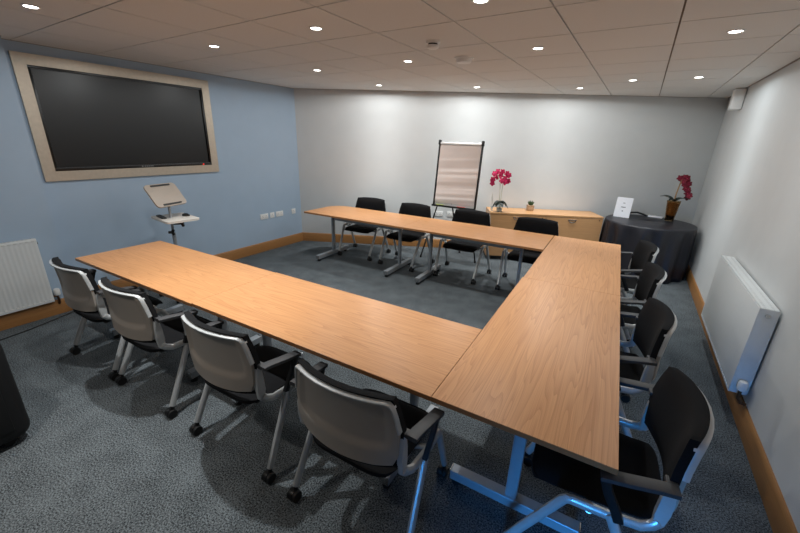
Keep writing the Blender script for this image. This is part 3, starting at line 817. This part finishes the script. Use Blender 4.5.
# ------------------------------------------------------------------ wall sockets
def socket(x, y, rz, z, w, label, group, n):
    """plate faces local +y"""
    t = thing('wall_socket', label, 'socket', (x, y, z), rz, group)
    g = B(); g.box((0, .005, 0), (w, .009, .086), bev=.003); pl_ = g.build('plate', M['whiteplastic'], t)
    for k in range(n):
        cx_ = (k-(n-1)/2)*.066
        g = B()
        for (a, b, ww, hh) in ((0, .016, .005, .012), (-.012, -.006, .011, .005), (.012, -.006, .011, .005)): g.box((cx_+a, .0098, b-.006), (ww, .001, hh))
        g.build('pin_holes', M['dkgrey'], t)
        g = B(); g.box((cx_+.018, .0105, .026), (.012, .004, .018), bev=.001); g.build('switch', M['whiteplastic'], t)
SG = 'white sockets low on the blue wall'
for (y, w, n, lab) in ((2.69, .147, 2, 'white double socket low on the blue wall, leftmost of the row of three'), (2.845, .086, 1, 'white single socket between the two double sockets on the blue wall'),
                       (2.995, .147, 2, 'white double socket low on the blue wall, rightmost of the row of three'), (3.30, .086, 1, 'lone white socket plate on the blue wall nearest the corner')):
    socket(xblue(y), y, R(-90)-AL, .558, w, lab, SG, n)
for (x, lab) in ((-2.70, 'white wall socket on the back wall left of the easel leg'), (-2.50, 'white wall socket on the back wall behind the easel legs')):
    socket(x, yback(x), PI+AB, .60, .147, lab, 'white sockets on the back wall', 2)

# ------------------------------------------------------------------ round table with black cloth in the corner
rtx, rty = .358, 5.20
t = thing('round_table', 'round table hidden under the black cloth in the far right corner', 'table', (rtx, rty, 0))
g = B(); g.lathe([(.001, .725), (.53, .725), (.535, .735), (.53, .75), (.001, .75)], n=48); g.build('tabletop', M['oak_cab'], t)
g = B(); g.cyl((0, 0, .03), (0, 0, .73), .04, 18); g.lathe([(.28, 0), (.28, .02), (.05, .04), (.001, .042)], n=24); g.build('pedestal', M['steel'], t)
g = B(); n = 160; rings = []
def clothr(th, v):
    w = .5+.5*math.sin(17*th+1.6*math.sin(2*th)+.9*math.sin(5*th))
    f = .5+.5*math.sin(11*th+1.2*math.sin(3*th)+.4); f2 = .5+.5*math.sin(23*th+2)
    return .572+v*(-.045+.030*f+.05*w**.9+.004*f2)
zs = [(.001, .7525, 0), (.3, .7525, 0), (.545, .7525, 0), (.56, .751, 0), (.568, .744, .03), (.571, .73, .08)]
for r_, z, v in zs:
    rings.append([(r_*math.cos(2*PI*k/n), r_*math.sin(2*PI*k/n), z) for k in range(n)])
for q in range(1, 13):
    v = q/12; z = .73-(.73-.004)*v
    rings.append([(clothr(2*PI*k/n, v**.35)*math.cos(2*PI*k/n), clothr(2*PI*k/n, v**.35)*math.sin(2*PI*k/n), z) for k in range(n)])
g.loft(rings, cap=False)
o = g.build('tablecloth', M['cloth'], None, ang=80); o.location = (rtx, rty, 0)
tag(o, 'floor-length black cloth draped over the round table in the corner', 'tablecloth')
sm = o.modifiers.new('thick', 'SOLIDIFY'); sm.thickness = .002; sm.offset = -1
ZT = .7535
# card stand
t = thing('sign_holder', 'white printed card standing in a holder on the black round table', 'sign', (-.01, 5.257, ZT), R(-10.5))
g = B(); RX = Matrix.Rotation(R(-10), 4, 'X')
g.box((0, .026, .150), (.212, .003, .298), rot=RX); g.build('card', M['papercard'], t, smooth=False)
g = B()
for (z, ww, hh) in ((.215, .028, .010), (.155, .062, .012), (.150, .03, .004), (.098, .018, .014)):
    g.box((0, .026-.0022+(z-.15)*math.tan(R(10)), z), (ww, .0012, hh), rot=RX)
g.build('card_print', M['ink'], t, smooth=False)
g = B(); g.box((0, .035, .003), (.214, .10, .005), bev=.001); g.box((0, .031, .15), (.214, .003, .298), rot=RX); g.build('holder', M['glass'], t)
# curved black handset and white pad
g = B(); g.ribbon([(.09, 5.64, ZT+.012), (.14, 5.655, ZT+.036), (.21, 5.65, ZT+.046), (.29, 5.63, ZT+.030), (.34, 5.61, ZT+.012)], .045, .022)
tag(g.build('telephone_handset', M['blackplastic']), 'curved black handset lying behind the white card on the draped table', 'handset')
g = B(); g.box((0, 0, .011), (.19, .085, .022), rot=R(-10), bev=.006)
o = g.build('tissue_pack', M['papercard']); o.location = (.455, 5.62, ZT); tag(o, 'small flat white pack on the draped table left of the amber vase', 'pack')
# amber vase with crimson orchid
t = thing('orchid_plant', 'crimson orchid in a tapered amber glass vase on the draped table', 'potted plant', (.615, 5.45, ZT))
g = B(); g.lathe([(.05, 0), (.056, .004), (.085, .285), (.087, .295), (.082, .295), (.08, .285), (.05, .012), (.001, .01)], n=28); g.build('vase', M['amber'], t)
g = B(); g.lathe([(.047, .012), (.056, .075), (.03, .085), (.001, .087)], n=20); g.build('pebbles', M['pebble'], t)
g = B(); g.lathe([(.057, .088), (.066, .2), (.068, .262), (.04, .268), (.001, .27)], n=20); g.build('moss_filling', M['cane'], t)
vr = Vector((.993, -.118, 0)); vt = Vector((-.118, -.993, 0))
def V(a, z, b=0): a -= .10*max(0, z-.3); return vr*a+vt*b+Vector((0, 0, z))
g = B(); g.tube([V(0, .26), V(.012, .40), V(.035, .52), V(.055, .60)], .009, 8); g.build('stem', M['cane'], t)
g = B(); g.tube([V(.055, .60), V(.085, .63), V(.12, .60), V(.135, .5), V(.145, .40)], .004, 8); g.build('flower_stem', M['leaf'], t)
for i, (a, z) in enumerate(((.03, .62), (.055, .60), (.085, .635), (.11, .625), (.075, .57), (.12, .57), (.10, .53), (.14, .545), (.115, .48), (.14, .47), (.14, .42), (.165, .39), (.145, .36))):
    nn = (vt+vr*random.uniform(-.6, .6)+Vector((0, 0, random.uniform(-.4, .3)))).normalized()
    orchid_flower(t, V(a, z, random.uniform(-.01, .03)), nn, .046, M['petaldark'], M['petal'])
for d, L, dr in ((vr*-1+vt*.2, .17, .30), (vr*-.9-vt*.5, .15, .2), (vr+vt*.3, .17, .35), (vr*.6-vt*.6, .13, .3), (vr*-.5+vt, .12, .5)):
    g = B(); leaf(g, V(0, .29), d, L*1.1, .08, dr+.25, .85); g.build('leaf', M['leaf'], t)

# ------------------------------------------------------------------ ceiling devices and speaker
t = thing('smoke_detector', 'white smoke detector with a dark vent ring hanging from the ceiling', 'smoke detector', (-1.591, 1.653, H))
g = B(); g.lathe([(.055, .0), (.055, -.012), (.05, -.018), (.001, -.018)], n=28); g.build('base', M['whiteplastic'], t)
g = B(); g.lathe([(.036, -.018), (.036, -.036), (.001, -.036)], n=24); g.build('vent_ring', M['dkgrey'], t)
g = B(); g.lathe([(.047, -.030), (.049, -.036), (.044, -.048), (.03, -.054), (.001, -.055)], n=28); g.build('cap', M['whiteplastic'], t)
t = thing('ceiling_sensor', 'flat round white sensor dome on the ceiling beyond the smoke detector', 'sensor', (-1.579, 2.29, H))
g = B(); g.lathe([(.086, .0), (.086, -.008), (.08, -.012), (.001, -.012)], n=32); g.build('base', M['whiteplastic'], t)
g = B(); g.lathe([(.07, -.012), (.069, -.03), (.06, -.042), (.03, -.046), (.001, -.047)], n=32); g.build('dome', M['whiteplastic'], t)
ys = 5.12
t = thing('wall_speaker', 'small white box speaker high on the right wall near the corner', 'speaker', (xright(ys), ys, 2.235), R(90)-AR)
g = B(); g.box((0, .062, .13), (.16, .11, .235), bev=.012); g.build('cabinet', M['whiteplastic'], t)
g = B(); g.box((.0815, .062, .13), (.004, .075, .18), bev=.001); g.build('grille', M['speakerfront'], t)
g = B(); g.box((0, .004, .13), (.06, .012, .10)); g.build('bracket', M['whiteplastic'], t)

# ------------------------------------------------------------------ bag at the left edge, cable on the floor
t = thing('wheeled_bag', 'black rounded case on the carpet, cut off at the left edge', 'bag', (-3.09, -1.075, 0))
g = B(); g.box((0, 0, .36), (.30, .62, .66), bev=.075, seg=5); g.build('case_body', M['bagfab'], t)
g = B(); g.box((.150, 0, .36), (.012, .46, .48), bev=.005); g.build('pocket', M['bagfab'], t)
g = B()
for s in (-1, 1):
    for q in (-1, 1): g.cyl((s*.09-.012, q*.2, .022), (s*.09+.012, q*.2, .022), .022, 14); g.box((s*.09, q*.2, .04), (.018, .02, .03))
g.build('wheels', M['rubber'], t)
g = B(); g.tube([(0, -.1, .68), (0, -.1, .74), (0, .1, .74), (0, .1, .68)], .01, 8); g.build('carry_handle', M['blackplastic'], t)
g = B()
pts = [Vector((-4.45, -1.4, .005)), Vector((-4.56, -.8, .005)), Vector((-4.62, -.48, .005)), Vector((-4.65, -.30, .005)), Vector((-4.70, -.12, .005)), Vector((-4.78, .12, .005)), Vector((-4.80, .5, .005)), Vector((-4.70, .8, .005))]
g.tube(pts, .005, 8); tag(g.build('floor_cable', M['rubber']), 'thin black cable running along the carpet below the left radiator', 'cable')

# ------------------------------------------------------------------ added blue fill light at the added door behind the camera
wl = bpy.data.lights.new('blue_fill_light', 'AREA'); wl.shape = 'RECTANGLE'; wl.size = .62; wl.size_y = .7; wl.energy = 5.5; wl.color = (.05, .36, 1.0); wl.spread = R(34)
wo = bpy.data.objects.new('blue_fill_light', wl); COL.objects.link(wo); wo.location = (.08, YF+.01, .60); wo.rotation_euler = (R(77), 0, 0)

# ------------------------------------------------------------------ world, camera, view
w = bpy.data.worlds.new('World'); S.world = w; w.use_nodes = True
w.node_tree.nodes['Background'].inputs['Color'].default_value = (.25, .4, .7, 1)
w.node_tree.nodes['Background'].inputs['Strength'].default_value = .05
cam = bpy.data.cameras.new('camera'); co = bpy.data.objects.new('camera', cam); COL.objects.link(co)
cam.sensor_width = 36; cam.lens = 36*365.06/800; cam.clip_start = .02
co.matrix_world = Matrix.Translation((-.1998, -1.2155, 1.7788)) @ Matrix.Rotation(.5133, 4, 'Z') @ Matrix.Rotation(PI/2-.335, 4, 'X') @ Matrix.Rotation(.0315, 4, 'Z')
S.camera = co
S.view_settings.view_transform = 'Standard'; S.view_settings.look = 'None'; S.view_settings.gamma = 1.0; S.view_settings.exposure = 0.0
S.view_settings.use_curve_mapping = False
